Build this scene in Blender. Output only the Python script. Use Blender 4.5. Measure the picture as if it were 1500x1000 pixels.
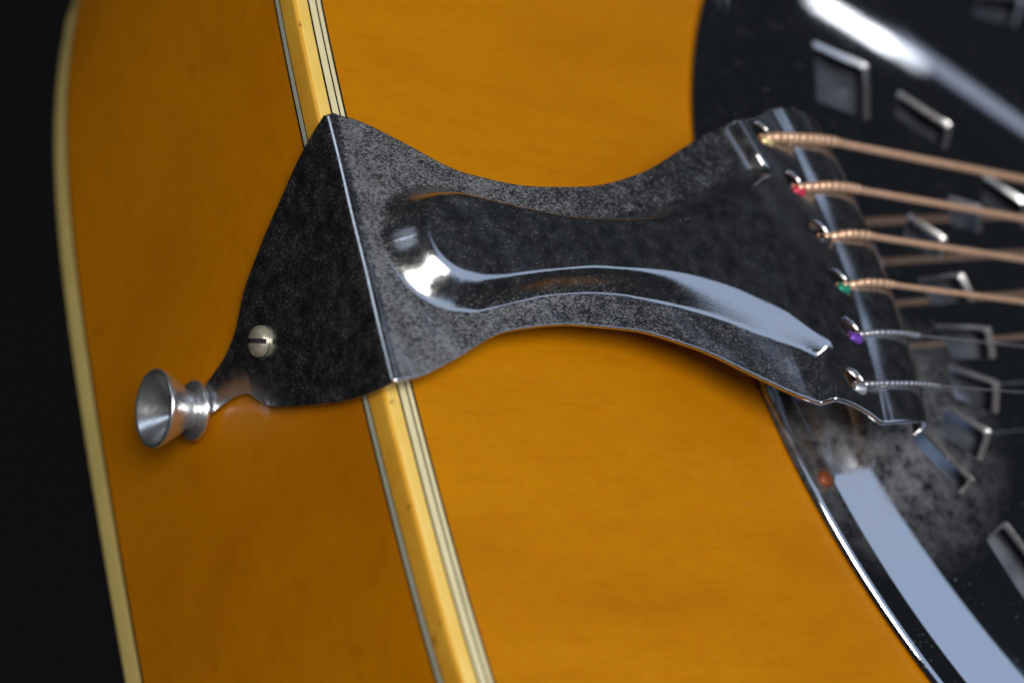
import bpy, bmesh, math, random
import numpy as np
from mathutils import Vector, Matrix

for o in list(bpy.data.objects):
    bpy.data.objects.remove(o, do_unlink=True)
scn = bpy.context.scene
COL = scn.collection
random.seed(4)

# ------------------------------------------------------------------ units
# guitar space: about millimetres, x from the tail end towards the neck, y across, z out of the top (0 = top)
S = 0.00093
DEPTH = 100.33
Z0 = DEPTH + 0.25                      # back of the guitar rests on the table (world z = 0)


def W3(p):
    return (p[0] * S, p[1] * S, (p[2] + Z0) * S)


# ------------------------------------------------------------------ camera
cam_d = bpy.data.cameras.new('camera')
cam = bpy.data.objects.new('camera', cam_d)
COL.objects.link(cam)
scn.camera = cam
right = Vector((0.79273059, -0.23950316, 0.56055013))
down = Vector((0.07330126, -0.87545279, -0.47771261))
fwd = Vector((0.60514886, 0.41978644, -0.67644232))
rot = Matrix((right, -down, -fwd)).transposed()
cam.matrix_world = Matrix.Translation(Vector(W3((-165.405, -145.208, 217.0126)))) @ rot.to_4x4()
cam_d.sensor_width = 36.0
cam_d.lens = 2804.75 / 1500 * 36.0
cam_d.clip_start = 0.005
cam_d.clip_end = 50
cam_d.dof.use_dof = True
cam_d.dof.focus_distance = 322 * S
cam_d.dof.aperture_fstop = 10.0

# ------------------------------------------------------------------ world and lamps
wd = bpy.data.worlds.new('World')
scn.world = wd
wd.use_nodes = True
wd.node_tree.nodes['Background'].inputs[0].default_value = (0.75, 0.85, 1.0, 1)
wd.node_tree.nodes['Background'].inputs[1].default_value = 0.018


def area(name, target, direction, dist, size, power, color, size_y=None):
    d = Vector(direction).normalized()
    l = bpy.data.lights.new(name, 'AREA')
    l.energy = power
    l.color = color
    l.size = size
    if size_y:
        l.shape = 'RECTANGLE'
        l.size_y = size_y
    o = bpy.data.objects.new(name, l)
    COL.objects.link(o)
    t = Vector(W3(target))
    o.location = t + d * dist
    o.rotation_euler = (-d).to_track_quat('-Z', 'Y').to_euler()
    return o


area('ceiling_lamp', (40, 0, 0), (-0.46, -0.30, 0.84), 1.0, 0.42, 9.3, (1.0, 0.94, 0.86)).data.shape = 'DISK'
area('overhead_window', (105, -50, 5), (0.15, -0.16, 0.97), 1.1, 1.22, 3.5, (0.60, 0.74, 1.0))
area('side_window', (0, 0, -20), (-0.75, 0.50, 0.45), 1.3, 0.34, 0.85, (0.72, 0.84, 1.0), 0.5)
area('strip_lamp', (143, 74, 8.2), (0.592, 0.614, 0.523), 1.3, 0.075, 0.036, (0.95, 0.97, 1.0), 0.028)
area('strip_lamp_end', (151, 69, 9.8), (0.612, 0.596, 0.520), 1.3, 0.05, 0.011, (0.90, 0.94, 1.0), 0.032)
area('far_window', (176, 50, 14.5), (0.668, 0.545, 0.508), 1.3, 0.26, 0.016, (0.72, 0.80, 1.0), 0.034)

scn.view_settings.view_transform = 'Standard'
scn.view_settings.look = 'None'
scn.view_settings.exposure = 0.0
scn.view_settings.gamma = 1.0
scn.view_settings.use_curve_mapping = False


# ------------------------------------------------------------------ material helpers
class NT:
    def __init__(self, name):
        self.m = bpy.data.materials.new(name)
        self.m.use_nodes = True
        self.t = self.m.node_tree
        self.b = self.t.nodes['Principled BSDF']
        self.co = self.t.nodes.new('ShaderNodeTexCoord').outputs['Object']

    def n(self, typ, **kw):
        nd = self.t.nodes.new(typ)
        for k, v in kw.items():
            setattr(nd, k, v)
        return nd

    def link(self, a, b):
        self.t.links.new(a, b)

    def mapping(self, scale, rotz=0.0):
        mp = self.n('ShaderNodeMapping')
        mp.inputs['Scale'].default_value = scale
        mp.inputs['Rotation'].default_value = (0, 0, rotz)
        self.link(self.co, mp.inputs[0])
        return mp.outputs[0]

    def noise(self, vec, scale, detail=3.0, rough=0.55, dist=0.0):
        nd = self.n('ShaderNodeTexNoise')
        nd.inputs['Scale'].default_value = scale
        nd.inputs['Detail'].default_value = detail
        nd.inputs['Roughness'].default_value = rough
        nd.inputs['Distortion'].default_value = dist
        self.link(vec, nd.inputs['Vector'])
        return nd.outputs['Fac']

    def ramp(self, fac, stops):
        nd = self.n('ShaderNodeValToRGB')
        e = nd.color_ramp.elements
        while len(e) < len(stops):
            e.new(0.5)
        for el, (p, c) in zip(e, stops):
            el.position = p
            el.color = (c, c, c, 1) if isinstance(c, (int, float)) else (*c, 1)
        self.link(fac, nd.inputs[0])
        return nd.outputs[0]

    def mix(self, fac, a, b, mode='MIX'):
        nd = self.n('ShaderNodeMix', data_type='RGBA', blend_type=mode)
        for i, v in ((0, fac), (6, a), (7, b)):
            if hasattr(v, 'is_linked'):
                self.link(v, nd.inputs[i])
            elif i == 0:
                nd.inputs[0].default_value = v
            else:
                nd.inputs[i].default_value = (*v, 1)
        return nd.outputs[2]

    def math(self, op, a, b=None):
        nd = self.n('ShaderNodeMath', operation=op)
        for i, v in ((0, a), (1, b)):
            if v is None:
                continue
            if hasattr(v, 'is_linked'):
                self.link(v, nd.inputs[i])
            else:
                nd.inputs[i].default_value = v
        return nd.outputs[0]

    def bump(self, h, strength, dist):
        nd = self.n('ShaderNodeBump')
        nd.inputs['Strength'].default_value = strength
        nd.inputs['Distance'].default_value = dist
        self.link(h, nd.inputs['Height'])
        self.link(nd.outputs[0], self.b.inputs['Normal'])

    def set(self, **kw):
        for k, v in kw.items():
            i = self.b.inputs[k.replace('_', ' ')]
            if hasattr(v, 'is_linked'):
                self.link(v, i)
            elif isinstance(v, tuple):
                i.default_value = (*v, 1)
            else:
                i.default_value = v


def wood(name, c_dark, c_mid, c_light, stretch, gscale):
    m = NT(name)
    v = m.mapping(stretch)
    grain = m.noise(v, gscale, 5, 0.6, 0.6)
    cloud = m.noise(m.mapping(tuple(0.4 + 0.6 * s for s in stretch)), 22, 3, 0.5, 0.8)
    fac = m.mix(0.72, grain, cloud)
    col = m.ramp(fac, [(0.25, c_dark), (0.5, c_mid), (0.78, c_light)])
    fine = m.noise(v, gscale * 9, 2, 0.5)
    col = m.mix(m.ramp(fine, [(0.5, 0.0), (0.8, 0.34)]), col, c_dark)
    pore = m.noise(m.mapping(tuple(0.25 * q if q < 0.9 else q for q in stretch)), gscale * 24, 2, 0.5)
    col = m.mix(m.ramp(pore, [(0.60, 0.0), (0.74, 0.18)]), col, tuple(c * 0.6 for c in c_dark))
    spots = m.noise(m.co, 95, 2, 0.5)
    col = m.mix(m.ramp(spots, [(0.76, 0.0), (0.86, 0.25)]), col, tuple(c * 0.45 for c in c_dark))
    mot = m.noise(m.co, 1300, 3, 0.7)
    col = m.mix(m.ramp(mot, [(0.35, 0.0), (0.65, 0.5)]), col, m.mix(1.0, col, (0.86, 1.0, 1.0), 'MULTIPLY'))
    mot2 = m.noise(m.co, 420, 3, 0.6)
    col = m.mix(m.ramp(mot2, [(0.4, 0.0), (0.7, 0.45)]), col, m.mix(1.0, col, (0.97, 0.82, 1.0), 'MULTIPLY'))
    m.set(Base_Color=col, Roughness=0.45, Coat_Weight=0.22, Coat_Roughness=0.08, Specular_IOR_Level=0.15)
    dust = m.noise(m.co, 1800, 2, 0.6)
    m.bump(dust, 0.06, 0.0002)
    return m.m


M = {}
M['top_wood'] = wood('amber_top_lacquer', (0.40, 0.130, 0.0), (0.52, 0.193, 0.0005), (0.60, 0.24, 0.001), (0.16, 1.0, 1.0), 110)
M['side_wood'] = wood('amber_side_lacquer', (0.47, 0.145, 0.0), (0.60, 0.21, 0.0004), (0.67, 0.245, 0.001), (1.0, 0.35, 0.5), 60)


def chrome(name, base, r0, r1, dust_col, use_attr=False, dust_amt=1.0, fleck=1400, dust_lo=0.5, dust_hi=0.66, bmp=0.12):
    m = NT(name)
    fine = m.noise(m.mapping((0.75, 1.5, 1), 0.6), fleck, 4, 0.7)
    mid = m.noise(m.co, fleck * 0.16, 3, 0.6)
    spk = m.math('ADD', m.math('MULTIPLY', fine, 0.80), m.math('MULTIPLY', mid, 0.22))
    if use_attr:
        at = m.n('ShaderNodeAttribute', attribute_name='pitting')
        spk = m.math('ADD', spk, m.math('MULTIPLY', m.math('SUBTRACT', at.outputs['Fac'], 1.0), 0.24))
    dust = m.math('MULTIPLY', m.ramp(spk, [(dust_lo, 0.0), (dust_hi, 1.0)]), dust_amt)
    if use_attr:
        dust = m.math('MAXIMUM', dust, m.ramp(mid, [(0.3, 0.0), (0.75, 0.03)]))
    m.set(Base_Color=m.mix(dust, base, dust_col), Metallic=m.math('SUBTRACT', 1.0, dust))
    if not use_attr:                             # dusty, fingered patch beside the tailpiece end
        vm = m.n('ShaderNodeVectorMath', operation='DISTANCE')
        m.link(m.co, vm.inputs[0])
        vm.inputs[1].default_value = W3((108, -26, 5))
        near = m.ramp(m.math('DIVIDE', vm.outputs['Value'], 30 * S), [(0.25, 1.0), (1.0, 0.0)])
        sm = m.math('MULTIPLY', near, m.ramp(m.noise(m.co, 260, 5, 0.75), [(0.36, 0.0), (0.7, 0.75)]))
        dust = m.math('MAXIMUM', dust, m.math('MULTIPLY', sm, 0.55))
        m.set(Base_Color=m.mix(dust, base, dust_col), Metallic=m.math('SUBTRACT', 1.0, dust))
    rn = m.noise(m.co, 700, 4, 0.6)
    rg = m.math('ADD', m.ramp(rn, [(0.3, r0), (0.7, r1)]), m.math('MULTIPLY', dust, 0.4))
    m.set(Roughness=rg)
    m.bump(fine, bmp, 0.00015)
    return m.m


M['chrome'] = chrome('pitted_chrome', (0.56, 0.57, 0.59), 0.10, 0.19, (0.155, 0.155, 0.155), True, 0.8, 2500, 0.43, 0.76)
M['cover'] = chrome('polished_cover_chrome', (0.60, 0.62, 0.66), 0.028, 0.045, (0.10, 0.095, 0.085), False, 0.5, 1000, 0.63, 0.76, 0.006)


def plain(name, col, rough=0.4, metal=0.0, coat=0.0, nscale=None, var=0.25):
    m = NT(name)
    if nscale:
        f = m.noise(m.co, nscale, 4, 0.6)
        m.set(Base_Color=m.mix(m.ramp(f, [(0.3, 0.0), (0.75, 1.0)]), col, tuple(c * (1 - var) for c in col)))
        m.set(Roughness=m.ramp(f, [(0.3, rough * 0.8), (0.7, min(1, rough * 1.3))]))
    else:
        m.set(Base_Color=col, Roughness=rough)
    m.set(Metallic=metal, Coat_Weight=coat, Coat_Roughness=0.1)
    return m.m


def binding_mat(name, c0, c1):
    m = NT(name)
    f = m.noise(m.co, 70, 4, 0.6)
    col = m.mix(m.ramp(f, [(0.3, 0.0), (0.7, 1.0)]), c0, c1)
    sp = m.noise(m.co, 330, 4, 0.7)
    col = m.mix(m.ramp(sp, [(0.63, 0.0), (0.71, 0.75)]), col, (0.10, 0.035, 0.004))
    m.set(Base_Color=col, Roughness=0.3, Coat_Weight=0.7, Coat_Roughness=0.08)
    return m.m


M['cream'] = binding_mat('yellowed_binding', (0.93, 0.68, 0.20), (0.88, 0.57, 0.11))
M['amber_edge'] = binding_mat('amber_worn_corner', (0.72, 0.32, 0.015), (0.82, 0.48, 0.06))
M['ivory'] = plain('ivory_line', (0.84, 0.76, 0.46), 0.3, 0, 0.5, 200, 0.15)
M['grey_line'] = plain('grey_white_line', (0.55, 0.56, 0.46), 0.3, 0, 0.5, 200, 0.15)
M['black_line'] = plain('black_line', (0.012, 0.011, 0.010), 0.35, 0, 0.5)
M['back_cream'] = plain('back_binding', (0.92, 0.74, 0.26), 0.35, 0, 0.4, 90, 0.15)
M['steel'] = plain('cut_steel_edge', (0.80, 0.82, 0.85), 0.30, 0.95, 0, 700, 0.3)
M['nickel'] = plain('nickel_screw', (0.60, 0.57, 0.46), 0.36, 0.55, 0, 900, 0.45)
M['alu'] = plain('satin_aluminium', (0.80, 0.83, 0.88), 0.27, 0.93, 0, 600, 0.2)
M['cone'] = plain('spun_aluminium_cone', (0.34, 0.38, 0.46), 0.42, 0.9, 0, 200, 0.2)
M['rust'] = plain('rusty_screw', (0.28, 0.075, 0.025), 0.55, 0.4, 0, 900, 0.4)
M['bronze'] = plain('bronze_winding', (0.95, 0.61, 0.41), 0.34, 0.5, 0, 500, 0.3)
M['plain_steel'] = plain('plain_steel_wire', (0.80, 0.80, 0.83), 0.30, 0.9)
M['dark_wood'] = plain('black_bridge_wood', (0.02, 0.014, 0.01), 0.5, 0, 0, 200, 0.3)
m = NT('black_cloth')
wv = m.noise(m.co, 900, 4, 0.65)
m.set(Base_Color=m.mix(wv, (0.002, 0.002, 0.0026), (0.006, 0.006, 0.008)), Roughness=0.95, Specular_IOR_Level=0.08)
m.bump(wv, 0.5, 0.0006)
M['cloth'] = m.m


# ------------------------------------------------------------------ mesh helpers
def link_mesh(name, verts, faces, mat, parent=None, smooth=True, world=False):
    me = bpy.data.meshes.new(name)
    vs = verts if world else [W3(v) for v in verts]
    me.from_pydata(vs, [], faces)
    me.materials.append(mat)
    me.polygons.foreach_set('use_smooth', [smooth] * len(me.polygons))
    me.update()
    o = bpy.data.objects.new(name, me)
    COL.objects.link(o)
    if parent:
        o.parent = parent
    return o


def fix_normals(o):
    bm = bmesh.new()
    bm.from_mesh(o.data)
    bmesh.ops.recalc_face_normals(bm, faces=bm.faces)
    bm.to_mesh(o.data)
    bm.free()


def sharp(o, ang=40):
    o.data.set_sharp_from_angle(angle=math.radians(ang))


def catmull(pts, per=10, closed=False):
    P = [np.array(p, float) for p in pts]
    n = len(P)
    out = []
    rng = range(n) if closed else range(n - 1)
    for i in rng:
        if closed:
            a, b, c, d = P[(i - 1) % n], P[i], P[(i + 1) % n], P[(i + 2) % n]
        else:
            a, b, c, d = P[max(i - 1, 0)], P[i], P[i + 1], P[min(i + 2, n - 1)]
        for k in range(per):
            t = k / per
            out.append(0.5 * ((2 * b) + (c - a) * t + (2 * a - 5 * b + 4 * c - d) * t * t + (3 * b - a - 3 * c + d) * t ** 3))
    if not closed:
        out.append(P[-1])
    return np.array(out)


def hermite(xs, ys, x):
    """monotone (PCHIP-like) interpolation"""
    xs, ys, x = map(lambda a: np.asarray(a, float), (xs, ys, x))
    h = np.diff(xs)
    dl = np.diff(ys) / h
    mm = np.zeros(len(xs))
    mm[0], mm[-1] = dl[0], dl[-1]
    for i in range(1, len(xs) - 1):
        if dl[i - 1] * dl[i] > 0:
            mm[i] = 2 * dl[i - 1] * dl[i] / (dl[i - 1] + dl[i])
    i = np.clip(np.searchsorted(xs, x) - 1, 0, len(xs) - 2)
    t = np.clip((x - xs[i]) / h[i], 0, 1)
    return (ys[i] * (1 + 2 * t) * (1 - t) ** 2 + h[i] * mm[i] * t * (1 - t) ** 2
            + ys[i + 1] * t * t * (3 - 2 * t) + h[i] * mm[i + 1] * t * t * (t - 1))


def lathe(name, profile, origin, axis, mat, parent, seg=48, closed=False):
    """profile: list of (along axis, radius)"""
    ax = Vector(axis).normalized()
    u = ax.orthogonal().normalized()
    v = ax.cross(u)
    O = Vector(origin)
    verts, faces = [], []
    n = len(profile)
    for a, r in profile:
        for k in range(seg):
            th = 2 * math.pi * k / seg
            verts.append(tuple(O + ax * a + (u * math.cos(th) + v * math.sin(th)) * max(r, 1e-4)))
    for i in range(n if closed else n - 1):
        j = (i + 1) % n
        for k in range(seg):
            k2 = (k + 1) % seg
            faces.append((i * seg + k, i * seg + k2, j * seg + k2, j * seg + k))
    if not closed:
        faces.append(tuple(range(seg)))
        faces.append(tuple(range((n - 1) * seg, n * seg)))
    o = link_mesh(name, verts, faces, mat, parent)
    fix_normals(o)
    return o


def cut(o, cutters):
    """boolean difference with convex prisms (guitar-space vertex lists), applied to the mesh"""
    tmp = []
    vs, fs = [], []
    for rings_ in cutters:
        b = len(vs)
        n = len(rings_[0])
        for rg in rings_:
            vs += rg
        e = b + n * (len(rings_) - 1)
        fs.append(tuple(b + i for i in range(n)))
        fs.append(tuple(e + i for i in reversed(range(n))))
        for q_ in range(len(rings_) - 1):
            for i in range(n):
                j = (i + 1) % n
                o_ = b + q_ * n
                fs.append((o_ + i, o_ + n + i, o_ + n + j, o_ + j))
    c = link_mesh('cutter', vs, fs, M['steel'], None, False)
    fix_normals(c)
    md = o.modifiers.new('holes', 'BOOLEAN')
    md.operation = 'DIFFERENCE'
    md.object = c
    md.solver = 'EXACT'
    md.material_mode = 'TRANSFER'
    dg = bpy.context.evaluated_depsgraph_get()
    dg.update()
    me = bpy.data.meshes.new_from_object(o.evaluated_get(dg))
    o.modifiers.clear()
    old = o.data
    o.data = me
    bpy.data.meshes.remove(old)
    bpy.data.objects.remove(c, do_unlink=True)
    sharp(o, 35)


# ------------------------------------------------------------------ table
tb = link_mesh('table', [(-1.5, -1.5, 0), (2.0, -1.5, 0), (2.0, 1.5, 0), (-1.5, 1.5, 0),
                         (-1.5, -1.5, -0.04), (2.0, -1.5, -0.04), (2.0, 1.5, -0.04), (-1.5, 1.5, -0.04)],
               [(0, 1, 2, 3), (7, 6, 5, 4), (0, 4, 5, 1), (1, 5, 6, 2), (2, 6, 7, 3), (3, 7, 4, 0)], M['cloth'], None, False, True)
tb['kind'] = 'structure'
tb['label'] = 'black cloth covered table under the guitar'

# ------------------------------------------------------------------ guitar root
guitar = bpy.data.objects.new('resonator_guitar', None)
COL.objects.link(guitar)
guitar['label'] = 'amber resonator guitar with worn chrome tailpiece, cream binding and polished coverplate'
guitar['category'] = 'guitar'


def part(o, label=None):
    o.parent = guitar
    if label:
        o['label'] = label
    return o


# body outline
def ol(y):
    return y * y * 0.38418 / 2000 + 3.8276e-8 * y ** 4


half = [(ol(y), y) for y in range(0, 131, 10)]
half += [(29, 160), (62, 184), (110, 197), (165, 196), (220, 180), (275, 155), (330, 136), (380, 132), (430, 139), (475, 132), (505, 104), (518, 58), (522, 0)]
cpts = half + [(x, -y) for x, y in reversed(half[1:-1])]
OUT = catmull(cpts, 12, True)
tg = np.roll(OUT, -1, 0) - np.roll(OUT, 1, 0)
tg /= np.linalg.norm(tg, axis=1)[:, None]
NI = np.stack([tg[:, 1], -tg[:, 0]], 1)          # inward normal
if np.dot(NI[0], [1, 0]) < 0:
    NI = -NI


def sweep(name, section, mat, label=None, smooth=True):
    """closed section of (inward offset, z) swept round the outline"""
    n, k = len(OUT), len(section)
    verts, faces = [], []
    for i in range(n):
        for off, z in section:
            p = OUT[i] + NI[i] * off
            verts.append((p[0], p[1], z))
    for i in range(n):
        i2 = (i + 1) % n
        for a in range(k):
            b = (a + 1) % k
            faces.append((i * k + a, i * k + b, i2 * k + b, i2 * k + a))
    o = link_mesh(name, verts, faces, mat, guitar, smooth)
    fix_normals(o)
    sharp(o, 50)
    if label:
        o['label'] = label
    return o


def strip_top(name, a, b, mat, proud=0.0, depth=1.6):
    return sweep(name, [(a, proud), (b, proud), (b, -depth), (a, -depth)], mat)


# binding: rounded cream corner, then black and ivory lines on the top and on the side
R_ = 0.9
arc = [(R_ - R_ * math.sin(t), -R_ + R_ * math.cos(t)) for t in [i * math.pi / 2 / 6 for i in range(7)]]
sweep('top_binding', [(2.62, 0.0)] + arc + [(0.0, -4.35), (2.6, -4.35)], M['cream'], 'yellowed cream binding along the edge of the top')
bd = bpy.data.objects['top_binding'].data
bd.materials.append(M['amber_edge'])
ks = len(arc) + 3
for f_ in bd.polygons:
    if 3 <= f_.index % ks <= 8:
        f_.material_index = 1
strip_top('black_purfling', 2.62, 3.03, M['black_line'])
strip_top('ivory_purfling', 3.03, 4.31, M['ivory'])
strip_top('black_purfling', 4.31, 4.64, M['black_line'])
strip_top('ivory_purfling', 4.64, 5.42, M['ivory'])
strip_top('black_purfling', 5.42, 5.85, M['black_line'])


def strip_side(name, za, zb_, mat, out=0.0):
    return sweep(name, [(out, za), (out, zb_), (2.0, zb_), (2.0, za)], mat)


strip_side('black_side_line', -4.35, -4.62, M['black_line'])
strip_side('grey_side_line', -4.62, -5.72, M['grey_line'])
strip_side('black_side_line', -5.72, -6.22, M['black_line'])
zs = np.linspace(-6.22, -92.2, 12)
sweep('rim', [(0.0, z) for z in zs] + [(2.0, -92.2), (2.0, -6.22)], M['side_wood'], 'amber lacquered wooden side of the body')
strip_side('black_side_line', -92.2, -93.1, M['black_line'])
R2 = 1.6
arc2 = [(R2 - R2 * math.cos(t), -DEPTH + R2 - R2 * math.sin(t)) for t in [i * math.pi / 2 / 6 for i in range(7)]]
sweep('back_binding', [(2.0, -93.1), (0.0, -93.1)] + arc2 + [(3.5, -DEPTH), (3.5, -95.0)], M['back_cream'], 'pale cream binding along the edge of the back')

# back board and top board
CX, RC = 229.0, 145.5
bo = [OUT[i] + NI[i] * 3.5 for i in range(len(OUT))]
vb = [(p[0], p[1], -DEPTH) for p in bo] + [(p[0], p[1], -DEPTH + 2.5) for p in bo]
nb = len(bo)
fb = [tuple(range(nb)), tuple(range(nb, 2 * nb))] + [(i, (i + 1) % nb, nb + (i + 1) % nb, nb + i) for i in range(nb)]
o = link_mesh('back_board', vb, fb, M['side_wood'], guitar, False)
fix_normals(o)

verts, faces = [], []
ti = OUT + NI * 5.85
ang = np.arctan2(ti[:, 1], ti[:, 0] - CX)
rings = [0.0, 0.06, 0.25, 0.5, 0.75, 1.0]
for z in (0.0, -2.6):
    for f in rings:
        for i in range(nb):
            c = np.array([CX + 133 * math.cos(ang[i]), 133 * math.sin(ang[i])])
            p = ti[i] * (1 - f) + c * f
            verts.append((p[0], p[1], z))
nr = len(rings)
for lay in range(2):
    for r in range(nr - 1):
        for i in range(nb):
            j = (i + 1) % nb
            b = (lay * nr + r) * nb
            faces.append((b + i, b + j, b + nb + j, b + nb + i))
for r in (0, nr - 1):
    for i in range(nb):
        j = (i + 1) % nb
        b, b2 = r * nb, (nr + r) * nb
        faces.append((b + i, b + j, b2 + j, b2 + i))
o = link_mesh('soundboard', verts, faces, M['top_wood'], guitar, False)
fix_normals(o)
part(o, 'amber lacquered wooden top board')

# ------------------------------------------------------------------ coverplate
DOME = 0.16


def zdome(r):
    return 5.4 + (129.0 - r) * DOME


prof = [(145.5, 0.15), (146.0, 0.7), (145.8, 1.25), (145.45, 1.6), (144.95, 1.76), (144.6, 1.79), (142, 1.8), (139.9, 1.8), (139.4, 1.86), (138.9, 2.05), (138.4, 2.3), (136.4, 3.2), (134.6, 4.05),
        (133.9, 4.42), (133, 4.7), (130, 5.2), (125, 6.0)]
prof += [(r, zdome(r) - 0.05) for r in range(120, 34, -5)]
prof += [(33, zdome(33)), (20, zdome(33) + 0.6), (0.01, zdome(33) + 0.8)]
T = 1.15
low = [(max(r - 0.45 * T, 0.01), z - T) for r, z in prof[11:]]
low = [(144.9, 0.15), (141.0, 0.6), (138.2, 0.75)] + low
cp = lathe('coverplate', [(z, r) for r, z in prof] + [(z, r) for r, z in reversed(low)], (CX, 0, 0), (0, 0, 1), M['cover'], guitar, 256, True)
quads = [
    [(129, 67), (141, 62), (134, 47), (123, 51)],
    [(147, 55), (157, 47), (152, 40.5), (143, 48)],
    [(160, 34), (168, 27), (164, 20), (156, 26)],
    [(147, 27), (154, 25), (151, 19), (144.5, 20)],
    [(134, 22), (140.5, 16.5), (137, 12), (130, 16)],
    [(129.5, 6.5), (141, 8), (141.5, 2), (131, 1)],
    [(129.5, -4), (142.5, -4.5), (141, -11), (131, -11)],
    [(129, -13), (139.5, -16.5), (136.5, -23), (128, -19.5)],
    [(125, -21.5), (133, -27), (128.5, -32.5), (121, -27)],
    [(117, -26), (125, -36.5), (121, -39), (113.5, -28.5)],
    [(130, -46), (124, -49), (129, -61), (137, -59)],
    [(194, 92), (211, 95), (199, 83), (186, 84)],
    [(160, -62), (153, -66), (163, -78), (171, -74)],
    [(150, -30), (157, -26), (162, -36), (156, -40)],
]
cuts = []
for q in quads:
    qc = np.mean(q, axis=0)
    rings4 = []
    for off, dz_ in ((0.7, 7.0), (0.7, 0.08), (0.0, -0.75), (0.0, -14.0)):
        pts = []
        Q = [np.array(p, float) for p in q]
        cc = sum(Q) / 4
        Q = [cc + (p - cc) * (1 + off / (0.72 * np.linalg.norm(p - cc))) for p in Q]
        for i in range(4):                       # slightly rounded corners
            a, b, c = Q[i - 1], Q[i], Q[(i + 1) % 4]
            d1, d2 = (a - b) / np.linalg.norm(a - b), (c - b) / np.linalg.norm(c - b)
            for t in (0, 0.5, 1):
                k = 0.9
                p = (b + d1 * k) * (1 - t) ** 2 + 2 * b * t * (1 - t) + (b + d2 * k) * t * t
                pts.append((p[0], p[1], zdome(math.hypot(p[0] - CX, p[1])) + dz_))
        rings4.append(pts)
    cuts.append(rings4)
cut(cp, cuts)
cp['label'] = 'polished domed chrome coverplate with punched vents'
# spun cone and well below the vents
lathe('resonator_cone', [(-1.5, 128), (0.5, 122)] + [(zdome(r) - 6.0 + 0.5 * math.sin(r * 0.55), r) for r in range(118, 30, -2)] + [(zdome(30) - 6, 0.01)], (CX, 0, 0), (0, 0, 1), M['cone'], guitar, 128)
# coverplate screw with rust, others further round the rim
sc = []
for k, a in enumerate((194.2, 262, 315, 0, 45, 98)):
    x, y = CX + 141.5 * math.cos(math.radians(a)), 141.5 * math.sin(math.radians(a))
    h = lathe('coverplate_screw', [(0, 1.7), (0.35, 1.7), (0.75, 1.35), (0.95, 0.8), (1.0, 0.01)], (x, y, 1.7), (0, 0, 1), M['rust'], cp, 20)

# ------------------------------------------------------------------ tailpiece
YC = 2.0


def zb(x):
    xx = np.asarray(x, float) + 1.8
    z = 5.33 + 0.09124 * xx - 2.99e-5 * xx ** 2 + 6.42e-6 * xx ** 3
    z78 = 5.33 + 0.09124 * 79.8 - 2.99e-5 * 79.8 ** 2 + 6.42e-6 * 79.8 ** 3
    flat = z78 + 0.55 * (1 - np.exp(-np.maximum(np.asarray(x) - 78, 0) / 3.2))
    return np.where(np.asarray(x) > 78, flat, z)


WX = [-1.8, 3, 10.2, 22.2, 34.2, 46.2, 58.2, 70.2, 76, 80.5, 86, 91, 95.5, 100, 106, 113]
WY = [25.0, 24.0, 20.8, 15.1, 13.6, 14.3, 17.7, 24.2, 27.4, 29.2, 30.2, 31.8, 33.6, 33.8, 33.2, 32.4]
FZ = [-55, -50, -46, -41, -37.5, -35, -32.5, -30, -27.5, -25, -22, -17.5, -13, -7.5, -2, 2, 4.2]
FW = [2.6, 2.8, 3.2, 3.9, 5.0, 6.2, 8.6, 11.0, 12.6, 13.8, 15.3, 17.4, 19.4, 21.7, 23.5, 24.5, 24.9]
RBX = [3.0, 3.4, 4.2, 5.6, 7.5, 10, 13, 16, 20, 25.6, 30, 35.6, 40, 45, 53, 65, 73.6, 84]
RBY = [0.0, 2.6, 5.0, 7.3, 9.2, 10.6, 11.3, 11.35, 10.5, 9.0, 8.0, 7.2, 6.9, 7.0, 8.2, 11.5, 15.1, 19.3]

# rib outline polygon (upper half) for distances
rx = np.concatenate([np.linspace(3, 6, 160), np.linspace(6.02, 84, 1100)])
ry = hermite(RBX, RBY, rx)
up_ = np.stack([rx, ry], 1)
stepl = np.array([(84, 19.3), (83.2, 22), (82, 26), (80.8, 30), (79, 36), (77, 44)], float)
stepl = np.concatenate([stepl[i] + (stepl[i + 1] - stepl[i]) * np.linspace(0, 1, 90)[:, None] for i in range(len(stepl) - 1)])
RIB = np.concatenate([up_, stepl])


def rib_dist(x, y):
    y = np.abs(y)
    P = np.stack([x, y], 1)
    d = np.empty(len(P))
    for s in range(0, len(P), 1500):
        q = P[s:s + 1500]
        d[s:s + 1500] = np.sqrt(((q[:, None, :] - RIB[None]) ** 2).sum(2).min(1))
    wr = hermite(RBX, RBY, np.clip(x, 3, 84))
    inside = (x > 3) & (y < wr)
    sx = np.interp(y, stepl[:, 1], stepl[:, 0])
    inside |= (x > sx) & (y >= 19.3)
    inside |= (x >= 84)
    return np.where(inside, d, -d)


BX = [80, 95.6, 96.4, 97.4, 98.6, 100, 101.6, 103, 105.5, 107.5, 109.3, 110.6, 111.4, 111.8]
BZ = [0, 0.0, 0.18, 0.52, 0.86, 1.12, 1.28, 1.35, 1.15, 0.4, -1.0, -2.6, -4.4, -6.2]

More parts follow.
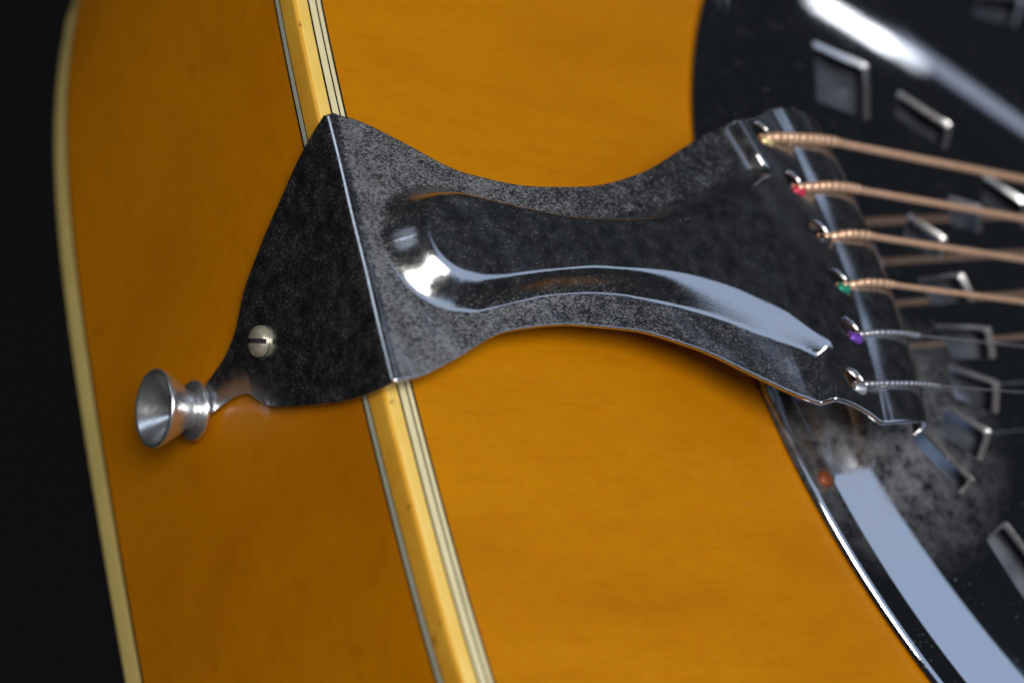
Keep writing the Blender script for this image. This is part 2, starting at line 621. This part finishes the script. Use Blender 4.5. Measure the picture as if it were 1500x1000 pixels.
# rows along the length (u): flap from the tongue up, fold, then the top
rows = []                                 # (x, z, width, is_top)
for z in np.arange(-52, 3.21, 0.42):
    stand = np.interp(z, [-52, -42, -34, -20, 4], [-1.15, -1.2, -1.75, -2.0, -2.0])
    rows.append((stand, z, float(hermite(FZ, FW, z)), 0))
rf = 1.25
zt = float(zb(-2.0 + rf))
for t in np.linspace(0, math.pi / 2 - 0.09, 9)[0:]:
    rows.append((-2.0 + rf - rf * math.cos(t), zt - rf + rf * math.sin(t), 25.0 - 0.25 * math.sin(2 * t), 0))
rows = [r for r in rows if not (r[3] == 0 and r[1] > zt - rf + 0.01 and r[0] == -2.0)]
xs_top = np.concatenate([np.arange(0.1, 76, 0.40), np.arange(76, 86, 0.22), np.arange(86, 97, 0.36), np.arange(97, 109, 0.30), np.arange(109, 111.85, 0.12)])
for x in xs_top:
    rows.append((x, None, float(hermite(WX, WY, x)), 1))
NV = 150
vv = np.linspace(-1, 1, NV + 1)
X, Y, Zc, TOP = [], [], [], []
for x, z, w, top in rows:
    y = vv * w
    X.append(np.full(NV + 1, x))
    Y.append(y)
    Zc.append(np.full(NV + 1, zb(x) if top else z))
    TOP.append(np.full(NV + 1, top))
X, Y, Zc, TOP = (np.concatenate(a) for a in (X, Y, Zc, TOP))
tmask = TOP == 1
# bow of the string end
bow = np.where(tmask, -2.5 * (Y / 26) ** 2 * np.clip((X - 84) / 14, 0, 1), 0)
H = hermite([-5, 0, 42, 58, 78, 86, 120], [4.2, 4.2, 4.2, 3.7, 2.5, 2.2, 2.2], X)
RUN = hermite([-5, 2, 8, 22, 32, 44, 60, 74, 84, 120], [6.5, 6.5, 6.0, 3.6, 2.8, 2.9, 4.9, 5.3, 3.0, 3.0], X)
RUN = RUN + (np.minimum(RUN, 1.7) - RUN) * np.clip((np.abs(Y) - 18) / 4, 0, 1)
d = rib_dist(X[tmask], Y[tmask])
s = np.clip((d + 0.5) / RUN[tmask], 0, 1)
kx = np.interp(X[tmask], [20, 44, 58], [0.45, 0.5, 0.85])
prf = s * s * (3 - 2 * s) * (1 - kx) + np.sin(s * math.pi / 2) * kx
dz = H[tmask] * prf
Zt = Zc.copy()
Zt[tmask] += dz
Zt[tmask] += hermite(BX, BZ, X[tmask])
# gently dished rib top, hand worked unevenness of the sheet
rs = np.random.RandomState(3)
ph = rs.rand(6) * 6.28
Zt += np.where(tmask, 0.05 * np.sin(X * 0.21 + ph[0]) * np.cos(Y * 0.17 + ph[1]) + 0.03 * np.sin(X * 0.5 + Y * 0.4 + ph[2]), 0)
X2 = X + bow + np.where(tmask, 0, 0.05 * np.sin(Y * 0.3 + ph[3]) + 0.04 * np.sin(Zt * 0.33 + ph[4]))
Xh, Yh = X + bow, Y
# string holes (x, y of centre, half lengths)
HY = [26.2, 15.7, 5.2, -5.2, -15.7, -26.2]
HX = [87.2, 91.2, 93.6, 93.9, 92.2, 88.6]
nrow = len(rows)
idx = np.arange(nrow * (NV + 1)).reshape(nrow, NV + 1)
F4 = np.stack([idx[:-1, :-1], idx[:-1, 1:], idx[1:, 1:], idx[1:, :-1]], -1).reshape(-1, 4)
fx, fy = X2[F4].mean(1), Y[F4].mean(1)
keep = np.ones(len(F4), bool)
HA, HB, HT = 2.6, 1.85, math.radians(-50)
for hx, hy in zip(HX, HY):
    hx, hy = hx - 0.2, hy + 0.9
    ca, sa = math.cos(HT), math.sin(HT)

    def rho(px, py):
        a, b = px - hx, py - hy
        return np.hypot((a * ca + b * sa) / HA, (-a * sa + b * ca) / HB)
    inside = (rho(fx, fy) < 1) & tmask[F4].all(1)
    keep &= ~inside
    edge = np.intersect1d(F4[inside].ravel(), F4[~inside].ravel())
    r_ = rho(X2[edge], Y[edge])
    X2[edge] = hx + (X2[edge] - hx) / r_
    Y[edge] = hy + (Y[edge] - hy) / r_
F4 = F4[keep]
verts = np.stack([X2, Y + YC, Zt], 1)
tp = link_mesh('tailpiece', verts.tolist(), F4.tolist(), M['chrome'], guitar, True)
# wear: flanges densely pitted, rib and plate cleaner, flap sparse
pit = np.zeros(len(X))
pit[tmask] = np.interp(d, [-1.2, 0.3, 2.0], [1.0, 0.60, 0.42]) * np.interp(X[tmask], [0, 30, 60, 85, 97, 111], [1, 0.9, 0.6, 0.5, 0.12, 0.08])
pit[~tmask] = 0.50
at = tp.data.attributes.new('pitting', 'FLOAT', 'POINT')
at.data.foreach_set('value', pit)
bm = bmesh.new()
bm.from_mesh(tp.data)
bmesh.ops.delete(bm, geom=[v for v in bm.verts if not v.link_faces], context='VERTS')
bmesh.ops.recalc_face_normals(bm, faces=bm.faces)
upf = [f for f in bm.faces if abs(f.normal.z) > 0.9]
if sum(f.normal.z for f in upf) < 0:
    bmesh.ops.reverse_faces(bm, faces=bm.faces)
bm.to_mesh(tp.data)
bm.free()
sol = tp.modifiers.new('sheet', 'SOLIDIFY')
sol.thickness = 0.85 * S
sol.offset = -1
tp['label'] = 'worn stamped chrome tailpiece with raised spoon shaped rib'

# retaining screw on the flap
scr = lathe('tailpiece_screw', [(0, 2.75), (0.5, 2.75), (1.1, 2.5), (1.55, 1.9), (1.8, 1.0), (1.85, 0.01)], (-1.95, 1.9, -27.5), (-1, 0, 0), M['nickel'], tp, 36)
th = math.radians(-61)
dy, dzv = math.cos(th), math.sin(th)


def slot(L, wd_, x0, x1):
    pts = [(a * dy * L - b * dzv * wd_ + 1.9, a * dzv * L + b * dy * wd_ - 27.5) for a, b in ((-1, -1), (1, -1), (1, 1), (-1, 1))]
    return ([(x0, *p) for p in pts], [(x1, *p) for p in pts])


cut(scr, [slot(3.4, 0.42, -6.0, -2.5)])
scr['label'] = 'dull slotted screw head'

# ------------------------------------------------------------------ strap button
sb = lathe('strap_button', [(0.05, 5.25), (0.4, 5.5), (0.85, 5.5), (1.15, 5.25), (1.25, 4.8), (1.35, 3.6), (1.5, 3.45), (1.8, 3.4), (2.3, 3.6), (4.6, 5.05), (6.9, 6.5), (7.5, 6.85), (8.0, 7.08),
                            (8.4, 7.1), (8.7, 6.92), (8.75, 6.6), (8.5, 6.3), (7.4, 5.4), (5.8, 4.0), (4.4, 2.6), (4.0, 2.1), (3.9, 1.6)],
           (-1.2, 1.9, -53.4), (-1, 0, 0), M['alu'], guitar, 72)
sb['label'] = 'turned metal strap button with hollow flared head'
sharp(sb, 60)
lathe('button_screw', [(0, 1.9), (0.5, 1.85), (0.9, 1.4), (1.05, 0.01)], (-5.0, 1.9, -53.4), (-1, 0, 0), M['nickel'], sb, 28)


# ------------------------------------------------------------------ strings
def tube(name, path, radii, mat, parent, seg=10):
    P = np.array(path, float)
    t = np.gradient(P, axis=0)
    t /= np.linalg.norm(t, axis=1)[:, None]
    ref = np.array([0, 1.0, 0])
    verts, faces = [], []
    for i, p in enumerate(P):
        u = ref - t[i] * np.dot(ref, t[i])
        u /= np.linalg.norm(u)
        w = np.cross(t[i], u)
        for k in range(seg):
            a = 2 * math.pi * (k + 0.5 * (i % 2)) / seg
            verts.append(tuple(p + (u * math.cos(a) + w * math.sin(a)) * radii[i]))
    n = len(P)
    for i in range(n - 1):
        for k in range(seg):
            k2 = (k + 1) % seg
            faces.append((i * seg + k, i * seg + k2, (i + 1) * seg + k2, (i + 1) * seg + k))
    faces.append(tuple(range(seg)))
    faces.append(tuple(range((n - 1) * seg, n * seg)))
    o = link_mesh(name, verts, faces, mat, parent)
    fix_normals(o)
    return o


ball_mats = [plain('brass_ball', (0.75, 0.62, 0.28), 0.35, 0.6), plain('red_ball', (0.62, 0.03, 0.07), 0.35, 0.3), plain('black_ball', (0.03, 0.03, 0.033), 0.35, 0.3),
             plain('green_ball', (0.01, 0.24, 0.15), 0.35, 0.3), plain('purple_ball', (0.16, 0.05, 0.42), 0.35, 0.3), plain('silver_ball', (0.6, 0.6, 0.62), 0.35, 0.8)]
SR = [0.82, 0.73, 0.66, 0.58, 0.16, 0.13]
SN = ['thick bronze wound string with brass ball end', 'bronze wound string with red ball end', 'bronze wound string with black ball end',
      'bronze wound string with green ball end', 'thin plain steel string with purple ball end', 'thinnest plain steel string with silver ball end']
ZP = float(zb(95)) + 2.2
for i in range(6):
    hx, hy, r = HX[i], HY[i] + YC, SR[i]
    wound = i < 4
    rt = r * 1.22 if wound else 0.52
    zc = ZP + 1.38 + rt + 0.1
    yb = YC + (HY[i]) * 0.98
    ctrl = [(hx - 0.2, hy, ZP - 1.0), (hx + 1.4, hy, ZP - 0.1), (hx + 3.0, hy, ZP + 0.55), (99.0 - 1.5 * (HY[i] / 26) ** 2, hy, zc - 0.5), (103.0, hy, zc), (108.0, hy, zc - 0.1)]
    c1 = catmull(ctrl, 14)
    xs2 = np.arange(108.3, 229, 0.30)
    f = (xs2 - 108) / (229 - 108)
    c2 = np.stack([xs2, hy + (yb - hy) * f, zc - 0.1 + (21.6 - zc) * f], 1)
    path = np.concatenate([c1, c2])
    # resample evenly
    sg = np.concatenate([[0], np.cumsum(np.linalg.norm(np.diff(path, axis=0), axis=1))])
    step = 0.28
    ss = np.arange(0, sg[-1], step)
    path = np.stack([np.interp(ss, sg, path[:, a]) for a in range(3)], 1)
    rad = np.full(len(path), r)
    xx = path[:, 0]
    lock = np.clip((105.5 + (1.5 if i % 2 else 0) - xx) / 1.5, 0, 1)
    base = r + (rt - r) * lock
    if wound:
        rip = 0.045 * (np.arange(len(path)) % 2) * 2 - 0.045
        lump = 0.14 * np.sin(ss * 2 * math.pi / 1.5 + 0.7 * np.sin(ss)) * lock
    else:
        rip = np.zeros(len(path))
        lump = 0.10 * np.sin(ss * 2 * math.pi / 1.15 + 0.8 * np.sin(ss * 1.3)) * np.clip((109.5 - xx) / 1.0, 0, 1)
        base = r + (rt - r) * np.clip((109.5 - xx) / 1.0, 0, 1)
    rad = base + rip + lump
    st = tube('string', path, rad, M['bronze'] if wound else M['plain_steel'], guitar, 10)
    st['label'] = SN[i]
    bl = lathe('ball_end', [(-1.2, 0.6), (-1.2, 1.1), (-0.9, 1.35), (0, 1.1), (0.9, 1.35), (1.2, 1.1), (1.2, 0.6)], (hx + 0.8, hy - 0.6, ZP - 0.75), (0.86, -0.25, 0.25), ball_mats[i], st, 20, True)

# ------------------------------------------------------------------ bridge and hand rest (beyond the frame)
zc0 = zdome(33)


def box(name, x0, x1, y0, y1, z0, z1, mat, parent, bev=0.8):
    bm = bmesh.new()
    bmesh.ops.create_cube(bm, size=1)
    for v in bm.verts:
        v.co = Vector(W3(((x0 + x1) / 2 + v.co.x * (x1 - x0), (y0 + y1) / 2 + v.co.y * (y1 - y0), (z0 + z1) / 2 + v.co.z * (z1 - z0))))
    bmesh.ops.bevel(bm, geom=bm.edges[:], offset=bev * S, segments=2, affect='EDGES', profile=0.5)
    me = bpy.data.meshes.new(name)
    bm.to_mesh(me)
    bm.free()
    me.materials.append(mat)
    o = bpy.data.objects.new(name, me)
    COL.objects.link(o)
    o.parent = parent
    return o


box('bridge_saddle', 227, 231, -32, 36, zc0 - 1, 21.4 if zc0 < 20 else zc0 + 2, M['dark_wood'], guitar)
